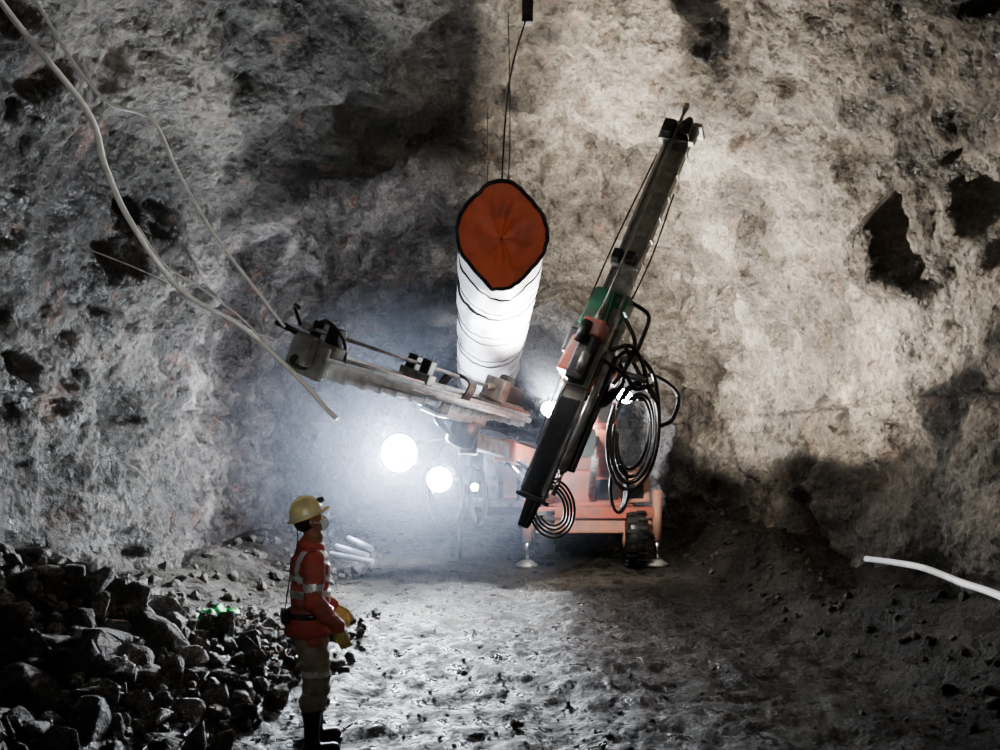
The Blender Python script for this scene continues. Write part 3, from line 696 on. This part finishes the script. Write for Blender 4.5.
def hm(name,geo,mat,smooth=True): return mobj(name,[HR@v for v in geo[0]],geo[1],mat,W,smooth)
for s in(-1,1):
    hm("eye_%s"%("r" if s<0 else "l"),ell((0.083,s*0.031,0.088),(0.011,0.013,0.009)),M_EYE)
    hm("pupil_%s"%("r" if s<0 else "l"),ell((0.0925,s*0.031,0.088),(0.003,0.005,0.005)),M_HAIR)
    hm("eyebrow_%s"%("r" if s<0 else "l"),ell((0.092,s*0.033,0.108),(0.006,0.02,0.004)),M_HAIR)
hm("hair",ell((-0.022,0,0.108),(0.088,0.080,0.085)),M_HAIR)
vs=[];fs=[]
for j in range(9):
    z=0.078-0.075*j/8
    for i in range(13):
        a=math.radians(-75+150*i/12); rx=0.062+0.035*math.exp(-((z-0.045)/0.04)**2)
        vs.append(V((0.03+ (rx+0.004)*math.cos(a)*1.0,0.066*math.sin(a),z)))
for j in range(8):
    for i in range(12): fs.append((j*13+i,j*13+i+1,(j+1)*13+i+1,(j+1)*13+i))
mk=hm("face_mask",(vs,fs),M_MASK); sm=mk.modifiers.new("s",'SOLIDIFY'); sm.thickness=0.004
for s in(-1,1): hm("mask_strap_%s"%("r" if s<0 else "l"),tube_geo([(0.05,s*0.064,0.06),(0.02,s*0.078,0.08),(-0.015,s*0.086,0.10)],0.003),M_MASK)
vs=[];fs=[];n=36
prof=[(1.30,0.148),(1.28,0.142),(1.06,0.147),(1.02,0.16),(0.98,0.19),(0.88,0.222),(0.70,0.25),(0.45,0.268),(0.2,0.276),(0.01,0.278)]
for r,z in prof:
    for i in range(n):
        a=2*math.pi*i/n; ca,sa=math.cos(a),math.sin(a)
        ex=1.0
        if r>1.1: ex=1.0+(0.13*max(0,ca)**2)-0.05*(1-max(0,ca))
        vs.append(V((-0.002+0.118*r*ca*ex,0.098*r*sa*ex,z-0.008)))
for j in range(len(prof)-1):
    for i in range(n):
        k=(i+1)%n; fs.append((j*n+i,j*n+k,(j+1)*n+k,(j+1)*n+i))
fs.append(tuple((len(prof)-1)*n+i for i in range(n)))
hh=hm("hard_hat",(vs,fs),M_HAT); sm=hh.modifiers.new("s",'SOLIDIFY'); sm.thickness=0.004
hm("hat_ridge",tube_geo([(0.105,0,0.19),(0.07,0,0.247),(0,0,0.275),(-0.07,0,0.247),(-0.112,0,0.19)],0.011),M_HAT)
hm("cap_lamp",cap_geo((0.115,0,0.205),(0.135,0,0.207),0.024,0.022),M_DARK)
hm("hat_band",tube_geo([(-0.002+0.121*math.cos(a),0.101*math.sin(a),0.157) for a in [i*math.pi/12 for i in range(25)]],0.005,2),M_REFL)
vb=[];n=36
for z,rr in((0.985,1.0),(1.025,1.0)):
    for i in range(n):
        a=2*math.pi*i/n; vb.append(V((-0.008+0.166*math.cos(a)*rr,0.205*math.sin(a)*rr,z)))
mb=mobj("belt",vb,[(i,(i+1)%n,n+(i+1)%n,n+i) for i in range(n)],M_BOOT,W,True); sm=mb.modifiers.new("s",'SOLIDIFY'); sm.thickness=0.008
box("battery_pack",(-0.185,-0.05,1.0),(0.05,0.12,0.10),M_DARK,W)
tube("lamp_cord",[(-0.18,-0.04,1.05),(-0.150,-0.03,1.25),(-0.10,-0.02,1.45),(-0.095,-0.01,1.62),(-0.14,0,1.72)],0.004,M_DARK,W)
W.location=(-1.36,5.38,floor_h(-1.38,5.42)-0.01); W.rotation_euler=(0,0,math.radians(24))

# ------------------------------------------------------------------ unseen fill spot added behind the camera
def spot(name,p,aim,watts,angle,size=0.3,col=(1,0.97,0.92),blend=0.8):
    L=bpy.data.lights.new(name,'SPOT'); L.energy=watts; L.spot_size=math.radians(angle); L.spot_blend=blend; L.color=col; L.shadow_soft_size=size
    o=bpy.data.objects.new(name,L); link(o); o.location=p; o.rotation_euler=V(aim).to_track_quat('-Z','Y').to_euler()
spot("camera_fill_spot",(0.4,-1.2,2.9),(-0.18,1,0.09),420,60,0.4,blend=1.0)

# ------------------------------------------------------------------ drilling dust hanging around the rig
mh=bpy.data.materials.new("dust_haze"); mh.use_nodes=True; nt=mh.node_tree
for n in list(nt.nodes): nt.nodes.remove(n)
out=nt.nodes.new("ShaderNodeOutputMaterial"); vsn=nt.nodes.new("ShaderNodeVolumeScatter")
vsn.inputs["Density"].default_value=0.014; vsn.inputs["Anisotropy"].default_value=0.6; vsn.inputs["Color"].default_value=(0.75,0.82,1.0,1)
nt.links.new(vsn.outputs[0],out.inputs["Volume"])
a,b=ell((-1.0,13.2,2.2),(3.6,5.0,2.7),None,40,24)
mobj("dust_haze",a,b,mh)

w=bpy.data.worlds.new("World"); scene.world=w; w.use_nodes=True
w.node_tree.nodes["Background"].inputs[0].default_value=(0.01,0.012,0.016,1)
scene.view_settings.view_transform='AgX'
scene.view_settings.look='AgX - Medium High Contrast'
scene.view_settings.exposure=0.28

cam=bpy.data.cameras.new("camera"); co=bpy.data.objects.new("camera",cam); link(co)
co.location=(0,0,2.2); co.rotation_euler=(math.radians(90),0,0); cam.lens=27; cam.sensor_width=36; cam.shift_y=0.068
cam.clip_end=200
scene.camera=co
